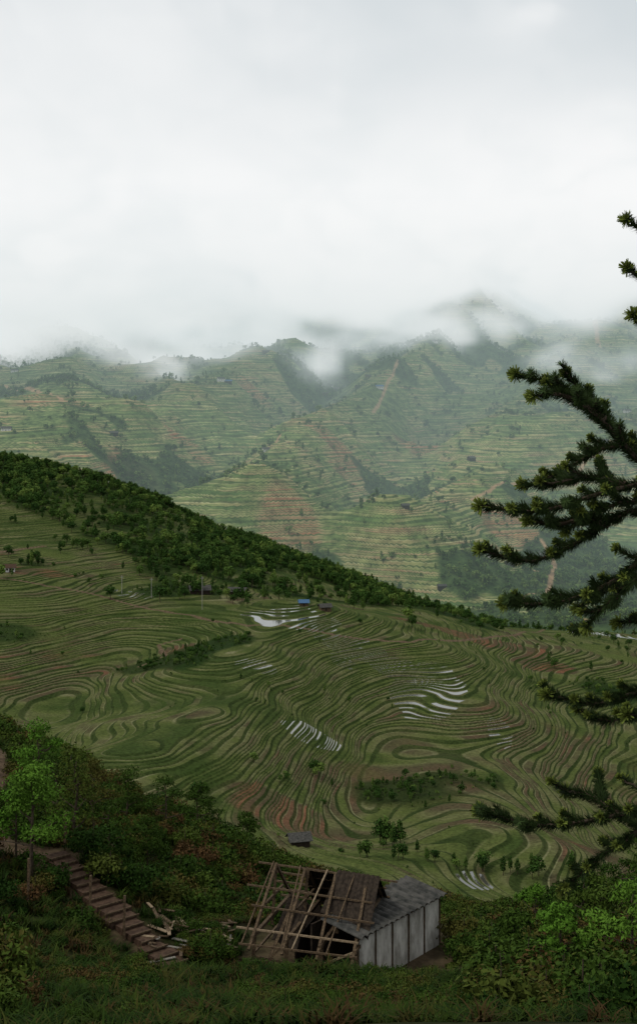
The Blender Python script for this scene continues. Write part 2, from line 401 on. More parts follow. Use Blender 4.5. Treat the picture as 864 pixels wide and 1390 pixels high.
def weed_mesh(i):
    r=np.random.default_rng(500+i); a=Acc()
    for k in range(40):
        th=r.random()*6.28; L=.35+.55*r.random(); lean=.25+.6*r.random(); o=np.array([r.normal()*.16,r.normal()*.16,0])
        dr=np.array([math.cos(th),math.sin(th),0]); sd=np.array([-dr[1],dr[0],0])*(.014+.016*r.random())
        p=[o+dr*lean*L*t*t+np.array([0,0,L*(t-.35*t*t)]) for t in (0,.4,.75,1)]
        V=[];w=[1,1,.7,.1]
        for q,ww in zip(p,w): V+= [q-sd*ww,q+sd*ww]
        a.add(np.array(V),np.array([(0,1,3,2),(2,3,5,4),(4,5,7,6)]),0,.05+.35*r.random())
    return a.mesh('weed',[M_bush,M_bark])
C_weed=coll('weed_kind',[weed_mesh(i) for i in range(4)])

def scatter(name,P,sc,collection,seed=1):
    P=np.asarray(P,np.float32); me=bpy.data.meshes.new(name); me.vertices.add(len(P)); me.vertices.foreach_set('co',P.ravel())
    at=me.attributes.new('sc','FLOAT','POINT'); at.data.foreach_set('value',np.asarray(sc,np.float32))
    o=link(bpy.data.objects.new(name,me))
    g=bpy.data.node_groups.new(name+'_scatter','GeometryNodeTree')
    g.interface.new_socket('Geometry',in_out='INPUT',socket_type='NodeSocketGeometry'); g.interface.new_socket('Geometry',in_out='OUTPUT',socket_type='NodeSocketGeometry')
    N=g.nodes; L=g.links
    gi_=N.new('NodeGroupInput'); go=N.new('NodeGroupOutput'); ip=N.new('GeometryNodeInstanceOnPoints'); ci=N.new('GeometryNodeCollectionInfo')
    ci.inputs['Collection'].default_value=collection; ci.inputs['Separate Children'].default_value=True; ci.inputs['Reset Children'].default_value=True
    ip.inputs['Pick Instance'].default_value=True
    ri=N.new('FunctionNodeRandomValue'); ri.data_type='INT'
    for s in ri.inputs:
        if s.type=='INT' and s.name=='Min': s.default_value=0
        if s.type=='INT' and s.name=='Max': s.default_value=len(collection.objects)-1
        if s.name=='Seed': s.default_value=seed
    rr=N.new('FunctionNodeRandomValue'); rr.data_type='FLOAT_VECTOR'; rr.inputs[0].default_value=(-.08,-.08,0); rr.inputs[1].default_value=(.08,.08,6.28)
    na=N.new('GeometryNodeInputNamedAttribute'); na.data_type='FLOAT'; na.inputs[0].default_value='sc'
    er=N.new('FunctionNodeEulerToRotation')
    L.new(gi_.outputs[0],ip.inputs['Points']); L.new(ci.outputs[0],ip.inputs['Instance'])
    L.new([s for s in ri.outputs if s.type=='INT'][0],ip.inputs['Instance Index'])
    L.new(rr.outputs[0],er.inputs[0]); L.new(er.outputs[0],ip.inputs['Rotation'])
    L.new([s for s in na.outputs if s.type=='VALUE'][0],ip.inputs['Scale']); L.new(ip.outputs[0],go.inputs[0])
    md=o.modifiers.new('scatter','NODES'); md.node_group=g
    return o
def sample(n,y0,y1,pxa=-320,pxb=1185):
    y=np.sqrt(rng.random(n)*(y1*y1-y0*y0)+y0*y0); px=pxa+(pxb-pxa)*rng.random(n); x=(px-CX)/F*y
    r0,c0,z=ground(x,y); return x,y,z,r0,c0
def pack(x,y,z,k): return np.stack([x[k],y[k],z[k]],-1)
# far trees
x,y,z,r0,c0=sample(110000,1450,3800,-150,1010)
pr=forest[r0,c0]*0.40+0.018+0.13*(fbm(x,y,45,2,77)>0.33); pr*=(path[r0,c0]<0.3)
k=rng.random(len(x))<pr; print('far trees',k.sum())
scatter('far_woodland',pack(x,y,z-0.3,k),4.5+8.5*rng.random(k.sum())**1.5,C_far)
# ridge forest
x,y,z,r0,c0=sample(42000,640,1180)
pr=forR[r0,c0]*0.55+forM[r0,c0]*0.2+0.014; pr*=(path[r0,c0]<0.3)&(water[r0,c0]<0.3)
k=rng.random(len(x))<pr; print('ridge trees',k.sum())
px_=CX+x/y*F
scatter('ridge_forest',pack(x,y,z-0.3,k),(3.2+6*rng.random(len(x))**1.3)[k]*(1-0.35*sst(480,680,px_[k])),C_mid)
# hedges and shrubs between the terraces
x,y,z,r0,c0=sample(30000,270,700)
frr=(tu-np.floor(tu))[r0,c0]
pr=forM[r0,c0]*0.55+0.05*(frr>0.7)*(fbm(x,y,50,2,66)>0)+0.004; pr*=(path[r0,c0]<0.3)&(water[r0,c0]<0.2)&(soil[r0,c0]<0.6)
k=rng.random(len(x))<pr; print('mid shrubs',k.sum())
scatter('terrace_shrubs',pack(x,y,z-0.2,k),0.9+3.0*rng.random(k.sum())**2.4,C_mid)
P=[];S_=[]
for a,b,dm,s in [(520,1150,250,8),(500,1160,250,6),(545,1165,250,6),(535,1150,250,7),(620,1180,250,5),(655,1180,250,6),(690,1185,250,5),(275,1085,250,6),(430,1050,250,5),(390,1060,250,4),
                 (325,815,500,8),(340,818,500,7),(310,812,500,7),(295,806,500,6),(380,812,500,8),(250,812,500,6),(730,1190,230,6),(770,1185,230,6),(590,1170,250,5),
                 (100,745,600,8),(112,748,600,7),(90,750,600,7),(125,752,600,6),(470,800,600,7),(500,806,600,6),(430,798,600,7)]:
    for j in range(3):
        q=sight(a+rng.normal()*6,b+rng.normal()*3,dm); P.append(q); S_.append(s*(.6+.4*rng.random()))
scatter('valley_trees',P,S_,C_mid,3)
# foreground
def keep_fg(x,y):
    d1=segdist(x,y,[STA[:2],STB[:2]]); d2=np.maximum(np.abs(x-1.2)/4.6,np.abs(y-52.2)/4.0); d3=segdist(x,y,nearpath)
    return (d1>0.85)&(d2>0.95)&(d3>1.2)
x,y,z,r0,c0=sample(34000,26,112)
n_=fbm(x,y,9,3,120)
k=(rng.random(len(x))<0.16+0.6*sst(-.2,.3,n_))&keep_fg(x,y)
sz=0.55+1.6*rng.random(len(x))**1.6+0.8*sst(.1,.5,n_)
px_=CX+x/y*F
sz=np.where((y<51)&(px_>15)&(px_<660),sz*0.36,sz); sz=np.where((y<57)&(px_<330)&(px_>200),sz*0.5,sz)
k&=(rng.random(len(x))<0.6)
print('bushes',k.sum()); scatter('hillside_bushes',pack(x,y,z-0.05,k),sz[k],C_bush)
x,y,z,r0,c0=sample(45000,24,110); k=keep_fg(x,y)&(rng.random(len(x))<0.5); print('weeds',k.sum())
scatter('hillside_weeds',pack(x,y,z-0.03,k),0.4+0.6*rng.random(k.sum()),C_weed)
print('scatter',time.time()-T0)

# young trees in the foreground
def young_tree(px,d,h,seed,mat,n=2600,leaf=0.075,spread=0.28):
    r=np.random.default_rng(seed); L=[]
    for i in range(13):
        zf=.35+.6*i/12; th=r.random()*6.28; q=h*spread*(1.15-zf)*(.5+.8*r.random()); s=h*(.07+.07*r.random())
        L.append(((q*math.cos(th),q*math.sin(th),h*zf),(s*1.3,s*1.3,s*.8)))
    me=crown_tree('young_tree',mat,h,L,n,leaf,seed,True,asp=0.8,inner=0.2)
    o=link(bpy.data.objects.new('young_tree',me)); x=(px-CX)/F*d; o.location=(x,d,gz(x,d)); return o
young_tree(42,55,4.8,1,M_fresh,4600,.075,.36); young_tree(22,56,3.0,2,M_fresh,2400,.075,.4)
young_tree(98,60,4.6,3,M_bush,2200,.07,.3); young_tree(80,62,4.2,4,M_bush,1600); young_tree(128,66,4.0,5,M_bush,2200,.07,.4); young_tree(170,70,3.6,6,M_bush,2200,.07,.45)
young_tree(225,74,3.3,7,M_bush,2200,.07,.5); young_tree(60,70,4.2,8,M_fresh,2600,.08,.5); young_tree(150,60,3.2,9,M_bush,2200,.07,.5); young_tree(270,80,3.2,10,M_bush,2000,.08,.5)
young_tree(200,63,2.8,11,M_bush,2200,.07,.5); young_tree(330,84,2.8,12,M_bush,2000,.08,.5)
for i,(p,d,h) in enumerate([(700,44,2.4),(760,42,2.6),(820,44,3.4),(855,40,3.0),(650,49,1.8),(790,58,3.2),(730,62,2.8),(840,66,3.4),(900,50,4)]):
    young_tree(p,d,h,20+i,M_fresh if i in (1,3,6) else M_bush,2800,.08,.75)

# ------------------------------------------------------------------ boxes and beams
def beam(name,a,b,w,h,mat,parent=None):
    a=Vector(a);b=Vector(b); d=(b-a); L=d.length; d.normalize()
    up=Vector((0,0,1)) if abs(d.z)<0.95 else Vector((0,1,0))
    s=d.cross(up).normalized(); u=s.cross(d)
    V=[]
    for p in (a,b):
        for i,j in ((-1,-1),(1,-1),(1,1),(-1,1)): V.append(p+s*(w/2*i)+u*(h/2*j))
    me=bpy.data.meshes.new(name); me.from_pydata([tuple(v) for v in V],[],[(0,1,2,3),(7,6,5,4),(0,4,5,1),(1,5,6,2),(2,6,7,3),(3,7,4,0)]); me.materials.append(mat)
    return link(bpy.data.objects.new(name,me),parent)
def group(name):
    e=bpy.data.objects.new(name,None); e.empty_display_size=0.3; return link(e)
M_wood=simple('weathered_timber',(.040,.028,.018),(.13,.092,.056),14,0.85,0.5)
M_paleW=simple('cut_timber',(.16,.12,.075),(.30,.23,.155),12,0.8,0.3)
M_greyW=simple('grey_board',(.10,.095,.08),(.24,.22,.19),9,0.85,0.3)
M_dark=simple('dark_plank',(.018,.014,.011),(.05,.038,.028),9,0.9)
M_roofg=simple('fibre_cement',(.022,.024,.022),(.085,.082,.075),2.5,0.9,0.4)
M_wallW=simple('limewashed_wall',(.22,.21,.18),(.62,.61,.56),1.6,0.9,0.3,(1,1,.4))
M_blue=simple('blue_sheet',(.04,.09,.17),(.07,.14,.25),3)
M_rust=simple('clay_step',(.036,.022,.015),(.085,.054,.036),5,0.9,0.6)
M_white=simple('white_plaster',(.4,.4,.38),(.55,.54,.51),2)
M_conc=simple('concrete_pole',(.25,.24,.22),(.35,.34,.32),3)

# ------------------------------------------------------------------ small farm houses
def farmhouse(px,py,dm,w,d,h,rot,wall,roof):
    x,y,z=sight(px,py,dm); e=group('farmhouse'); e.location=(x,y,z-0.2); e.rotation_euler=(0,0,rot)
    def mesh(nm,V,Fc,m):
        me=bpy.data.meshes.new(nm); me.from_pydata(V,[],Fc); me.materials.append(m); return link(bpy.data.objects.new(nm,me),e)
    a,b=w/2,d/2; rh=d*0.32
    mesh('walls',[(-a,-b,-2.5),(a,-b,-2.5),(a,b,-2.5),(-a,b,-2.5),(-a,-b,h),(a,-b,h),(a,b,h),(-a,b,h),(-a,0,h+rh),(a,0,h+rh)],
         [(0,1,5,4),(1,2,6,9,5),(2,3,7,6),(3,0,4,8,7)],wall)
    o=0.7;t=.15; dz=rh/b*o
    mesh('roof',[(-a-o,-b-o,h-dz+.05),(a+o,-b-o,h-dz+.05),(a+o,0,h+rh+.05),(-a-o,0,h+rh+.05),(a+o,b+o,h-dz+.05),(-a-o,b+o,h-dz+.05),
                 (-a-o,-b-o,h-dz+.05+t),(a+o,-b-o,h-dz+.05+t),(a+o,0,h+rh+.05+t),(-a-o,0,h+rh+.05+t),(a+o,b+o,h-dz+.05+t),(-a-o,b+o,h-dz+.05+t)],
         [(0,1,2,3),(3,2,4,5),(6,9,8,7),(9,11,10,8),(0,6,7,1),(5,4,10,11),(1,7,8,2),(2,8,10,4),(0,3,9,6),(3,5,11,9)],roof)
    mesh('door',[(-.5,-b-.02,0),(.5,-b-.02,0),(.5,-b-.02,2),(-.5,-b-.02,2)],[(0,1,2,3)],M_dark)
    for s in (-1,1): mesh('window',[(s*a*.6-.5,-b-.02,1),(s*a*.6+.5,-b-.02,1),(s*a*.6+.5,-b-.02,1.9),(s*a*.6-.5,-b-.02,1.9)],[(0,1,2,3)],M_dark)
HS=[(272,806,500,10,6,2.6,.2,M_dark,M_roofg),(322,808,500,9,5,2.6,-.3,M_dark,M_roofg),(14,776,500,5,4,2.6,.3,M_white,M_rust),
 (412,822,500,4,3,1.8,.1,M_wood,M_blue),(440,828,500,5,3.5,2.0,.3,M_wood,M_roofg),
 (405,1146,80,5.0,4.0,1.9,.25,M_dark,M_roofg),
 (515,527,1400,16,9,4,.2,M_white,M_blue),(455,530,1400,18,9,4,.3,M_dark,M_roofg),(475,520,1400,14,8,4,-.3,M_dark,M_roofg),(440,536,1400,14,8,4,.1,M_wood,M_roofg),
 (665,758,1400,13,8,3.5,.1,M_white,M_roofg),(690,768,1400,12,7,3,.4,M_dark,M_roofg),(738,755,1400,14,8,3.5,-.1,M_white,M_roofg),(310,520,1400,14,8,4,.2,M_dark,M_blue),
 (300,517,1400,14,8,4,.5,M_white,M_roofg),(8,585,1400,14,8,4,.1,M_white,M_roofg),(640,625,1400,12,8,4,.6,M_dark,M_roofg),(850,560,1400,14,8,4,.3,M_white,M_roofg),
 (360,480,1400,14,8,4,.3,M_dark,M_roofg),(600,800,1400,10,6,3,.2,M_dark,M_roofg),(722,760,1400,10,6,3,.7,M_wood,M_roofg),(500,512,1400,12,8,3,.7,M_wood,M_roofg),
 (448,524,1400,13,8,3,.5,M_white,M_roofg),(465,514,1400,13,8,3,.1,M_wood,M_roofg),(485,526,1400,12,8,3,.9,M_dark,M_roofg),(520,470,1400,14,8,3.5,.2,M_white,M_roofg),
 (590,465,1400,14,8,3.5,.1,M_white,M_roofg),(20,505,1400,14,8,4,.1,M_white,M_roofg),(155,590,1400,12,7,3,.4,M_dark,M_roofg),
 (360,612,1400,11,7,3,.3,M_white,M_roofg),(550,690,1400,10,7,3,.2,M_dark,M_roofg),(820,600,1400,12,7,3,.5,M_dark,M_roofg),(690,480,1400,14,8,3,.5,M_dark,M_roofg)]
for h in HS: farmhouse(*h)
for px,py,ht in [(275,828,16),(205,812,10),(166,806,9)]:
    x,y,z=sight(px,py,480); e=group('utility_pole'); e.location=(x,y,z)
    beam('pole',(0,0,-1),(0,0,ht),.18,.18,M_conc,e); beam('crossarm',(-.9,0,ht-.8),(.9,0,ht-.8),.12,.12,M_conc,e)

# ------------------------------------------------------------------ stairs
e=group('hillside_steps'); n=16
dx,dy=STB[0]-STA[0],STB[1]-STA[1]; L=math.hypot(dx,dy); ux,uy=dx/L,dy/L; vx,vy=-uy,ux
for i in range(n):
    t0=i/n; zt=STA[2]+(STB[2]-STA[2])*(i+.0)/n+0.06
    j=rng.normal()*.06
    a=(STA[0]+dx*t0,STA[1]+dy*t0); b=(a[0]+ux*(L/n+.04),a[1]+uy*(L/n+.04)); c=((a[0]+b[0])/2+vx*j,(a[1]+b[1])/2+vy*j); hw=.52+rng.normal()*.05
    beam('step_%d'%i,(c[0]-vx*hw,c[1]-vy*hw,zt-.14+j*.3),(c[0]+vx*hw,c[1]+vy*hw,zt-.14),L/n+.02,.28,M_rust,e)
    beam('nosing_%d'%i,(b[0]-vx*hw,b[1]-vy*hw,zt-.02),(b[0]+vx*hw,b[1]+vy*hw,zt-.02),.06,.06,M_wood,e)
# fence posts by the stairs
e=group('post_fence')
for px,d in [(38,51),(122,53),(168,52),(88,58)]:
    x=(px-CX)/F*d; z=gz(x,d); beam('post',(x,d,z-.3),(x+.04,d,z+1.75),.09,.09,M_wood,e)
# planks and rubble beside the stairs
e=group('plank_pile')
for i in range(80):
    px=195+125*rng.random(); d=50.5+4.5*rng.random()+ (px-195)*0.01; x=(px-CX)/F*d; z=gz(x,d)+.12+.18*rng.random(); th=rng.normal()*.5-.75; l=.3+.9*rng.random()
    c,s=math.cos(th)*l/2,math.sin(th)*l/2
    beam('plank_%d'%i,(x-c,d-s,z),(x+c,d+s,z+rng.normal()*.08),.07+.10*rng.random(),.03,(M_paleW,M_wood,M_greyW,M_wood)[i%4],e)

# ------------------------------------------------------------------ ruined timber house
e=group('ruined_timber_house')
gzv=-21.5
xl,xr=-2.0,2.0; yf,yb=49.6,53.8; ym=(yf+yb)/2; ze=-19.75; zr=-17.75
RA=math.radians(-17)
def TP(p):
    x,y,z=p; x=x+0.07*(z-gzv); dx_,dy_=x-0.0,y-ym
    return (0.0+dx_*math.cos(RA)-dy_*math.sin(RA),ym+dx_*math.sin(RA)+dy_*math.cos(RA),z-0.05*(x-xl)*max(0,(z-gzv)/3.7))
W=lambda n,a,b,w=.11,h=.11,m=M_wood: beam(n,a,b,w,h,m,e)
B=lambda n,a,b,w=.11,h=.11,m=M_wood: beam(n,TP(a),TP(b),w,h,m,e)
for i,xx in enumerate((xl,-.7,.65,xr)):
    B('front_post',(xx,yf,gzv-.3),(xx,yf,ze),.14,.14); B('back_post',(xx,yb,gzv-.3),(xx,yb,ze),.14,.14); B('king_post',(xx,ym,ze-.4),(xx,ym,zr),.12,.12)
    B('tie_beam',(xx,yf-.3,ze-.02),(xx,yb+.3,ze-.02),.12,.14); B('rafter_front',(xx,yf-.6,ze-.38),(xx-.1*i,ym,zr),.1,.1); B('rafter_back',(xx,yb+.6,ze-.38),(xx,ym,zr),.1,.1)
    B('collar',(xx,ym-1.1,ze+.78),(xx,ym+1.1,ze+.78),.08,.09)
for i in range(4):
    xx=xl-.1+1.1*i; j=rng.normal()*.25
    B('light_rafter',(xx+j,yf-.5,ze-.24),(xx,ym,zr+.08),.05,.06,M_paleW if i==2 else M_wood)
for t in (0,.2,.42,.7,1.0):
    yy=yf-.5+(ym-yf+.5)*t; zz=ze-.22+(zr-ze+.30)*t
    B('purlin_front',(xl-.6+rng.normal()*.2,yy,zz+rng.normal()*.06),(xr+.1+rng.normal()*.3,yy,zz+rng.normal()*.10),.055,.065,M_paleW if t in(.2,) else M_wood)
    if t<1:
        yy=yb+.5-(yb-ym+.5)*t; B('purlin_back',(xl-.5,yy,zz),(xr+.3,yy,zz),.06,.07)
B('mid_rail',(xl,yf,gzv+.9),(xr,yf,gzv+.7),.08,.08); B('back_rail',(xl,yb,gzv+1.0),(xr,yb,gzv+1.0),.08,.08); B('side_rail',(xl,yf,gzv+1.0),(xl,yb,gzv+1.0),.08,.08)
B('brace',(xl,yf,gzv+.1),(-.7,yf,ze-.1),.07,.07); B('brace',(.65,yf,gzv+.9),(xr,yf,ze-.1),.07,.07,M_paleW); B('leaning_plank',(-1.6,yf-.5,gzv),(-1.1,ym-.3,ze+.7),.13,.03,M_wood)
B('rear_wall_boards',(xl,yb-.1,gzv+.75),(xr,yb-.1,gzv+.75),.05,1.5,M_dark); B('partition',(-.7,yf+1.2,gzv+.6),(-.7,yb-.2,gzv+.6),.05,1.2,M_dark)
def sheet(nm,P,m,n=26,amp=.05):
    P=[np.array(p,float) for p in P]; V=[];Fc=[]
    nx=n*4
    for i in range(nx+1):
        t=i/nx; a=P[0]*(1-t)+P[1]*t; b=P[3]*(1-t)+P[2]*t; dz=amp*abs(math.sin(math.pi*n*t))
        for s in (0,1):
            q=a*(1-s)+b*s; V.append((q[0],q[1],q[2]+dz)); V.append((q[0],q[1],q[2]+dz-.03))
    for i in range(nx):
        a=i*4;b=a+4
        Fc+=[(a,b,b+2,a+2),(a+1,a+3,b+3,b+1),(a,a+1,b+1,b),(a+2,b+2,b+3,a+3)]
    me=bpy.data.meshes.new(nm); me.from_pydata(V,[],Fc); me.materials.append(m); return link(bpy.data.objects.new(nm,me),e)
sheet('back_roof_remnant',[TP(q) for q in [(-1.2,yb+.6,ze-.3),(2.2,yb+.6,ze-.3),(2.2,ym+.1,zr-.02),(-.9,ym+.1,zr-.02)]],M_dark,n=14)
sheet('front_roof_remnant',[TP(q) for q in [(.2,yf+1.1,ze+.75),(2.3,yf+.4,ze+.25),(2.2,ym,zr+.12),(.5,ym,zr+.12)]],M_dark,n=9)
sheet('collapsed_roof_sheet',[TP(q) for q in [(-1.6,yf+.9,ze-.5),(-.5,yf+.6,ze-.75),(-.6,ym+.2,ze+.5),(-1.5,ym+.3,ze+.6)]],M_dark,n=5)
# annex with the pale wall
Aa=np.array([1.45,49.3]); Bb=np.array([4.85,53.6]); dv=(Bb-Aa)/np.linalg.norm(Bb-Aa); nv=np.array([-dv[1],dv[0]])
zt=-19.45
def wallq(nm,a,b,z0,z1,m,th=.1): 
    return W(nm,(a[0],a[1],(z0+z1)/2),(b[0],b[1],(z0+z1)/2),th,z1-z0,m)
Ls=np.linalg.norm(Bb-Aa); npan=5
for i in range(npan):
    a=Aa+dv*(Ls*i/npan+.02); b=Aa+dv*(Ls*(i+1)/npan-.02)
    wallq('wall_panel',a,b,gzv-.2,zt-.12-.03*(i%2),M_wallW,.08)
for i in range(npan+1):
    a=Aa+dv*(Ls*i/npan)-nv*.04; W('wall_stud',(a[0],a[1],gzv-.2),(a[0],a[1],zt-.05),.06,.12,M_wood)
W('wall_plate',(*(Aa-nv*.06),zt-.08),(*(Bb-nv*.06),zt-.08),.1,.1)
C2=Bb+nv*2.2; C1=Aa+nv*2.2
wallq('end_wall',Bb+nv*.1,C2,gzv-.2,zt-.1,M_wallW,.08); wallq('rear_wall',C1,C2,gzv-.2,zt-.1,M_dark,.08)
lo=lambda p:(p[0],p[1],zt+.02); hi=lambda p:(p[0],p[1],zt+.32)
sheet('annex_roof',[lo(Aa-nv*.35-dv*.2),lo(Bb-nv*.35+dv*.15),hi(Bb+nv*1.6+dv*.15),hi(Aa+nv*1.6-dv*.2)],M_roofg,n=17,amp=.09)
# low plank fence to the right of the house
e=group('plank_fence')
for i in range(9):
    x=2.2+.62*i; y=48.6-.05*i; z=gz(x,y); beam('stake',(x,y,z-.2),(x+rng.normal()*.04,y,z+.55+.2*rng.random()),.06,.06,M_wood,e)
beam('rail',(2.0,48.55,gz(2.2,48.6)+.4),(7.3,48.15,gz(7.2,48.2)+.42),.05,.08,M_wood,e)

# ------------------------------------------------------------------ conifer at the right edge
ca=Acc(); cr=np.random.default_rng(5)
def smooth_poly(P,k):
    P=np.array(P,float); t=np.concatenate([[0],np.cumsum(np.linalg.norm(np.diff(P,axis=0),axis=1))]); 
    s=np.linspace(0,t[-1],k); return np.stack(hermite(t,P,s).T,-1),t[-1]
def bristle(P,L,nl,dens):
    n=max(8,int(L*dens)); t=cr.random(n)*(len(P)-1.001); i=t.astype(int); f=(t-i)[:,None]
    p=P[i]*(1-f)+P[i+1]*f; d=unit(P[i+1]-P[i]); s=unit(np.cross(d,cr.normal(size=(n,3))))
    tipf=(t/(len(P)-1))[:,None]; ln=nl*(.75+.5*cr.random((n,1)))*(1-.2*tipf)
    e_=p+(s*0.9+d*0.55)*ln; wv=np.cross(s,d)*.0024
    V=np.stack([p-wv,p+wv,e_+wv*.3,e_-wv*.3],1).reshape(-1,3)
    ca.add(V,np.arange(4*n).reshape(n,4),0,np.repeat(.15+.7*cr.random(n),4))
def bud(p,d,r=.02,n=60):
    dd=unit(d+0.9*cr.normal(size=(n,3))); c=p+dd*r*.2; wv=unit(np.cross(dd,cr.normal(size=(n,3))))*.004
    e_=p+dd*r*(.7+.6*cr.random((n,1)))
    V=np.stack([c-wv,c+wv,e_+wv*.5,e_-wv*.5],1).reshape(-1,3); ca.add(V,np.arange(4*n).reshape(n,4),2,np.repeat(.1+.8*cr.random(n),4))
def branch(P,r0=.013,r1=.004,nl=.033,dens=3000,twigs=True,every=.085,buds=True,tl=1.0):
    Q,L=smooth_poly(P,max(8,int(14)))
    ca.add(*tube(Q,r0,r1,6),1,.3); bristle(Q,L,nl,dens)
    d=unit(Q[-1]-Q[-2])
    if buds: bud(Q[-1],d,.028,90)
    if twigs:
        s=every; side=1
        while s<L*.97:
            f=s/L*(len(Q)-1); i=min(int(f),len(Q)-2); p=Q[i]+(Q[i+1]-Q[i])*(f-i); dl=unit(Q[i+1]-Q[i])
            h=unit(np.cross(dl,np.array([0,0,1.])))*side; side=-side
            tw=(.05+.10*cr.random())*tl*(0.55+.9*(1-s/L)); out=unit(h*(.6+.3*cr.random())+dl*.8+np.array([0,0,.05+.2*cr.random()]))
            q1=p+out*tw*.5; q2=q1+unit(out+np.array([0,0,.35]))*tw*.5
            Q2,L2=smooth_poly([p,q1,q2],6); ca.add(*tube(Q2,r0*.5,r1*.7,5),1,.3); bristle(Q2,L2,nl*.85,dens)
            if buds and cr.random()<.8: bud(Q2[-1],unit(Q2[-1]-Q2[-2]),.020,60)
            s+=every*(.7+.6*cr.random())
TX,TY=1.62,4.6
def tr(z): return (TX,TY,z)
BR=[
 [tr(-.75),(1.30,4.5,-.42),(1.08,4.45,-.17),(.93,4.42,-.01),(.80,4.4,.09),(.655,4.4,.125)],
 [(1.02,4.44,-.11),(.93,4.5,.02),(.88,4.55,.10),(.85,4.55,.13)],
 [(.95,4.42,-.02),(.86,4.36,.03),(.78,4.33,.06),(.70,4.32,.055)],
 [tr(-.50),(1.3,4.45,-.30),(1.08,4.4,-.235),(.92,4.38,-.27),(.72,4.35,-.325),(.53,4.33,-.305)],
 [(1.02,4.4,-.24),(.90,4.5,-.22),(.80,4.55,-.245),(.71,4.6,-.25)],
 [tr(-.70),(1.3,4.6,-.45),(1.08,4.6,-.34),(.92,4.62,-.44),(.74,4.62,-.52),(.56,4.6,-.475)],
 [(1.0,4.6,-.39),(.9,4.5,-.36),(.8,4.45,-.375),(.70,4.42,-.36)],
 [tr(-.85),(1.3,4.4,-.62),(1.08,4.3,-.46),(.93,4.25,-.55),(.76,4.22,-.605),(.59,4.2,-.605)],
 [(1.1,4.3,-.47),(1.0,4.4,-.60),(.93,4.45,-.68),(.90,4.45,-.72)],
 [tr(-.55),(1.35,4.7,-.30),(1.1,4.75,-.12),(.98,4.75,-.14),(.9,4.75,-.2),(.8,4.72,-.24)],
 [tr(-1.15),(1.35,4.5,-1.0),(1.1,4.45,-.93),(.93,4.43,-.975),(.76,4.42,-.94)],
 [tr(-1.3),(1.35,4.6,-1.15),(1.1,4.6,-1.05),(.98,4.6,-1.07),(.9,4.6,-1.03)],
 [tr(-1.25),(1.35,4.4,-1.08),(1.12,4.35,-1.0),(1.0,4.3,-.98)],
 [tr(-1.55),(1.3,4.45,-1.38),(1.08,4.42,-1.325),(.92,4.4,-1.35),(.72,4.38,-1.365),(.53,4.36,-1.31)],
 [(1.16,4.43,-1.34),(1.05,4.45,-1.42),(.93,4.45,-1.50),(.82,4.45,-1.60)],
 [(1.0,4.42,-1.34),(.92,4.5,-1.30),(.85,4.55,-1.30)],
 [tr(.25),(1.35,4.55,.20),(1.16,4.5,.26),(1.06,4.48,.33)],
 [tr(.45),(1.35,4.6,.42),(1.17,4.6,.44),(1.07,4.6,.50)],
 [tr(.62),(1.35,4.55,.56),(1.15,4.5,.59),(1.045,4.5,.655)],
 [tr(-.05),(1.4,4.6,-.05),(1.25,4.6,0),(1.14,4.6,.07)],
 [tr(-.95),(1.35,4.6,-.8),(1.15,4.6,-.72),(1.04,4.6,-.73)],
 [tr(-.9),(1.35,4.5,-.68),(1.15,4.5,-.56),(.98,4.5,-.60),(.88,4.5,-.66)],
 [tr(-.6),(1.3,4.5,-.42),(1.1,4.5,-.30),(.95,4.5,-.33),(.84,4.5,-.40)],
]
for i,P in enumerate(BR): branch(P,twigs=True,every=.065 if not 16<=i<=20 else .06,tl=1.0 if not 16<=i<=20 else .7)
for z in np.arange(-1.9,1.25,.28):
    for q in range(4):
        th=-1.3+q*.95+cr.random()*.5; L=.95*(1.45-z)/3.2
        dr=np.array([math.cos(th),math.sin(th),0]); o=np.array(tr(z))
        branch([o,o+dr*L*.5+np.array([0,0,.03]),o+dr*L+np.array([0,0,.12])],dens=900,every=.14)
tg=gz(TX,TY)
ca.add(*tube([(TX+.05,TY,tg-.2),(TX+.02,TY,-1.2),(TX,TY,0),(TX,TY,.8),(TX,TY,1.45)],.075,.008,10),1,.3)
me=ca.mesh('conifer_tree',[M_con,M_bark,M_bud]); link(bpy.data.objects.new('conifer_tree',me))

# ------------------------------------------------------------------ self-glowing valley haze (uniform) and cloud bank (density grid)
def box(name,x0,x1,y0,y1,z0,z1,mat):
    v=[(a,b,c) for c in (z0,z1) for a,b in ((x0,y0),(x1,y0),(x1,y1),(x0,y1))]
    me=bpy.data.meshes.new(name); me.from_pydata(v,[],[(3,2,1,0),(4,5,6,7),(0,1,5,4),(1,2,6,5),(2,3,7,6),(3,0,4,7)]); me.materials.append(mat)
    return link(bpy.data.objects.new(name,me))
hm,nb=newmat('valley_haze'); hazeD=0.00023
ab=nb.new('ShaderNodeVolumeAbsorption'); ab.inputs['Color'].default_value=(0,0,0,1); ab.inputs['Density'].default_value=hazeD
e2=nb.new('ShaderNodeEmission'); e2.inputs[0].default_value=(.44,.56,.55,1); e2.inputs[1].default_value=hazeD  # haze emits its own glow in place of scattered skylight
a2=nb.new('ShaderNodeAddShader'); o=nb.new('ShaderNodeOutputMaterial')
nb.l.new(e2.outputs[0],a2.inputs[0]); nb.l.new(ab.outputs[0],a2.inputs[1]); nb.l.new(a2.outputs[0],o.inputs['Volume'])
box('valley_haze',-3400,3400,1250,5600,-440,210,hm)

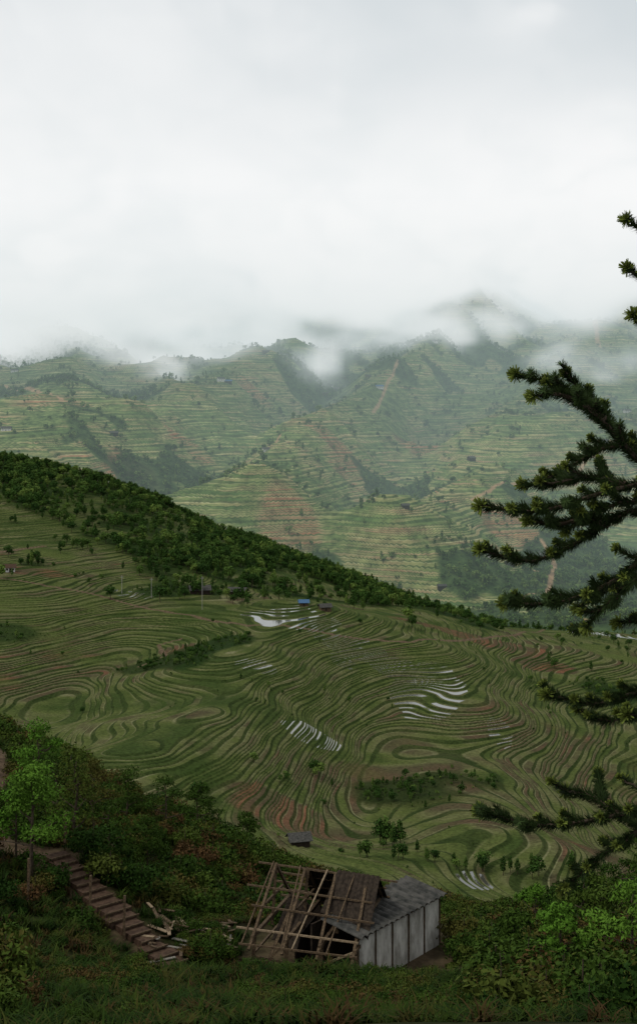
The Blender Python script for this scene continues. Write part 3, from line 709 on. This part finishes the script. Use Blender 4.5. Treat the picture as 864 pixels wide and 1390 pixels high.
cm,nb=newmat('cloud'); pos=nb.new('ShaderNodeTexCoord').outputs['Object']
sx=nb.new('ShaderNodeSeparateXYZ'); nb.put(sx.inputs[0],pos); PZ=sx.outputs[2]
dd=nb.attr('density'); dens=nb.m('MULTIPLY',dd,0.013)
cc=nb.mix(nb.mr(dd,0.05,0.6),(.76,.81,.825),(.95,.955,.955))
cc=nb.mix(nb.mr(PZ,430,850),cc,nb.mix(nb.mr(dd,0.75,1.3),(.64,.69,.72),(.90,.91,.915)))  # cloud shading painted into the glow colour by density and height
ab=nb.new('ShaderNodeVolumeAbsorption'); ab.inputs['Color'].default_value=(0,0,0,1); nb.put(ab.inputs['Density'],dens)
e1=nb.new('ShaderNodeEmission'); nb.put(e1.inputs[0],cc); nb.put(e1.inputs[1],dens)  # emission stands in for multiple scattering; the cloud also lights the slopes
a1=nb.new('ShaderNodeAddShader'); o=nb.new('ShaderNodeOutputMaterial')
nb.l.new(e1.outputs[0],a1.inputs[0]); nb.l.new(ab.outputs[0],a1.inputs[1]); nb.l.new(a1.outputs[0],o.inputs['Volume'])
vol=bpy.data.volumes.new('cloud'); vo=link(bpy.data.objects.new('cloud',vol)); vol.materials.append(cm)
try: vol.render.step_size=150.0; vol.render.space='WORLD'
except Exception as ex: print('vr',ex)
g=bpy.data.node_groups.new('cloud_density','GeometryNodeTree')
g.interface.new_socket('Geometry',in_out='INPUT',socket_type='NodeSocketGeometry'); g.interface.new_socket('Geometry',in_out='OUTPUT',socket_type='NodeSocketGeometry')
nb=NB(g)
gi_=nb.new('NodeGroupInput'); go=nb.new('NodeGroupOutput'); vc=nb.new('GeometryNodeVolumeCube'); sm=nb.new('GeometryNodeSetMaterial'); sm.inputs['Material'].default_value=cm
pos=nb.new('GeometryNodeInputPosition').outputs[0]
sp=nb.new('ShaderNodeSeparateXYZ'); nb.put(sp.inputs[0],pos); PX,PY,PZ=sp.outputs
def vm(v,sx_,off):
    a=nb.new('ShaderNodeVectorMath',operation='MULTIPLY_ADD'); nb.put(a.inputs[0],v); a.inputs[1].default_value=sx_; a.inputs[2].default_value=off; return a.outputs[0]
n=nb.noise(vm(pos,(.0030,.0020,.0050),(3.1,.7,1.3)),1.0,5,0.62)
n2=nb.noise(vm(pos,(.0013,.0010,.0024),(7.3,2.7,4.1)),1.0,2,0.5)
base=nb.m('ADD',nb.m('MULTIPLY',PX,0.12),nb.m('MULTIPLY',nb.m('MAXIMUM',nb.m('SUBTRACT',2850.0,PY),0.0),0.85))
hgt=nb.m('ADD',nb.m('SUBTRACT',PZ,base),nb.m('MULTIPLY',nb.m('SUBTRACT',n,0.5),1300.0))
d_=nb.mr(hgt,70,380,0,1); d_=nb.m('MULTIPLY',nb.m('POWER',d_,1.5),nb.mr(n2,0.3,0.7,0.5,1.6))
nb.put(vc.inputs['Density'],d_)
vc.inputs['Background'].default_value=0
vc.inputs['Min'].default_value=(-1700,2000,-60); vc.inputs['Max'].default_value=(1700,4600,1100)
vc.inputs['Resolution X'].default_value=115; vc.inputs['Resolution Y'].default_value=80; vc.inputs['Resolution Z'].default_value=60
nb.l.new(vc.outputs[0],sm.inputs['Geometry']); nb.l.new(sm.outputs[0],go.inputs[0])
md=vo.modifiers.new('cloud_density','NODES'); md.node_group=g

# ------------------------------------------------------------------ sky, sun, camera
SE,SR=math.radians(50),math.radians(-125)
wd=bpy.data.worlds.new('World'); scene.world=wd; wd.use_nodes=True; wd.node_tree.nodes.clear(); nb=NB(wd.node_tree)
sk=nb.new('ShaderNodeTexSky'); sk.sky_type='NISHITA'; sk.sun_disc=False; sk.sun_elevation=SE; sk.sun_rotation=SR
b1=nb.new('ShaderNodeBackground'); nb.put(b1.inputs[0],sk.outputs[0]); b1.inputs[1].default_value=0.07
gc=nb.new('ShaderNodeTexCoord').outputs['Generated']; nn=nb.noise(gc,2.2,4,0.55)
b2=nb.new('ShaderNodeBackground'); nb.put(b2.inputs[0],nb.ramp(nn,[(0.3,(.64,.66,.68)),(0.65,(.89,.895,.90))])); b2.inputs[1].default_value=0.95
ms=nb.new('ShaderNodeMixShader'); ms.inputs[0].default_value=0.90; o=nb.new('ShaderNodeOutputWorld')
nb.l.new(b1.outputs[0],ms.inputs[1]); nb.l.new(b2.outputs[0],ms.inputs[2]); nb.l.new(ms.outputs[0],o.inputs[0])
ld=bpy.data.lights.new('sun','SUN'); ld.energy=1.5; ld.angle=math.radians(12); ld.color=(1,.95,.84)
lo_=link(bpy.data.objects.new('sun',ld))
dirv=Vector((math.sin(SR)*math.cos(SE),math.cos(SR)*math.cos(SE),math.sin(SE)))
lo_.rotation_euler=dirv.to_track_quat('Z','Y').to_euler()
cd=bpy.data.cameras.new('camera'); cam=link(bpy.data.objects.new('camera',cd)); scene.camera=cam
cd.sensor_width=36; cd.lens=36*F/1390; cd.shift_y=-135/1390; cd.clip_start=.1; cd.clip_end=20000
cam.rotation_euler=(math.radians(90),0,0)
print('done',time.time()-T0)
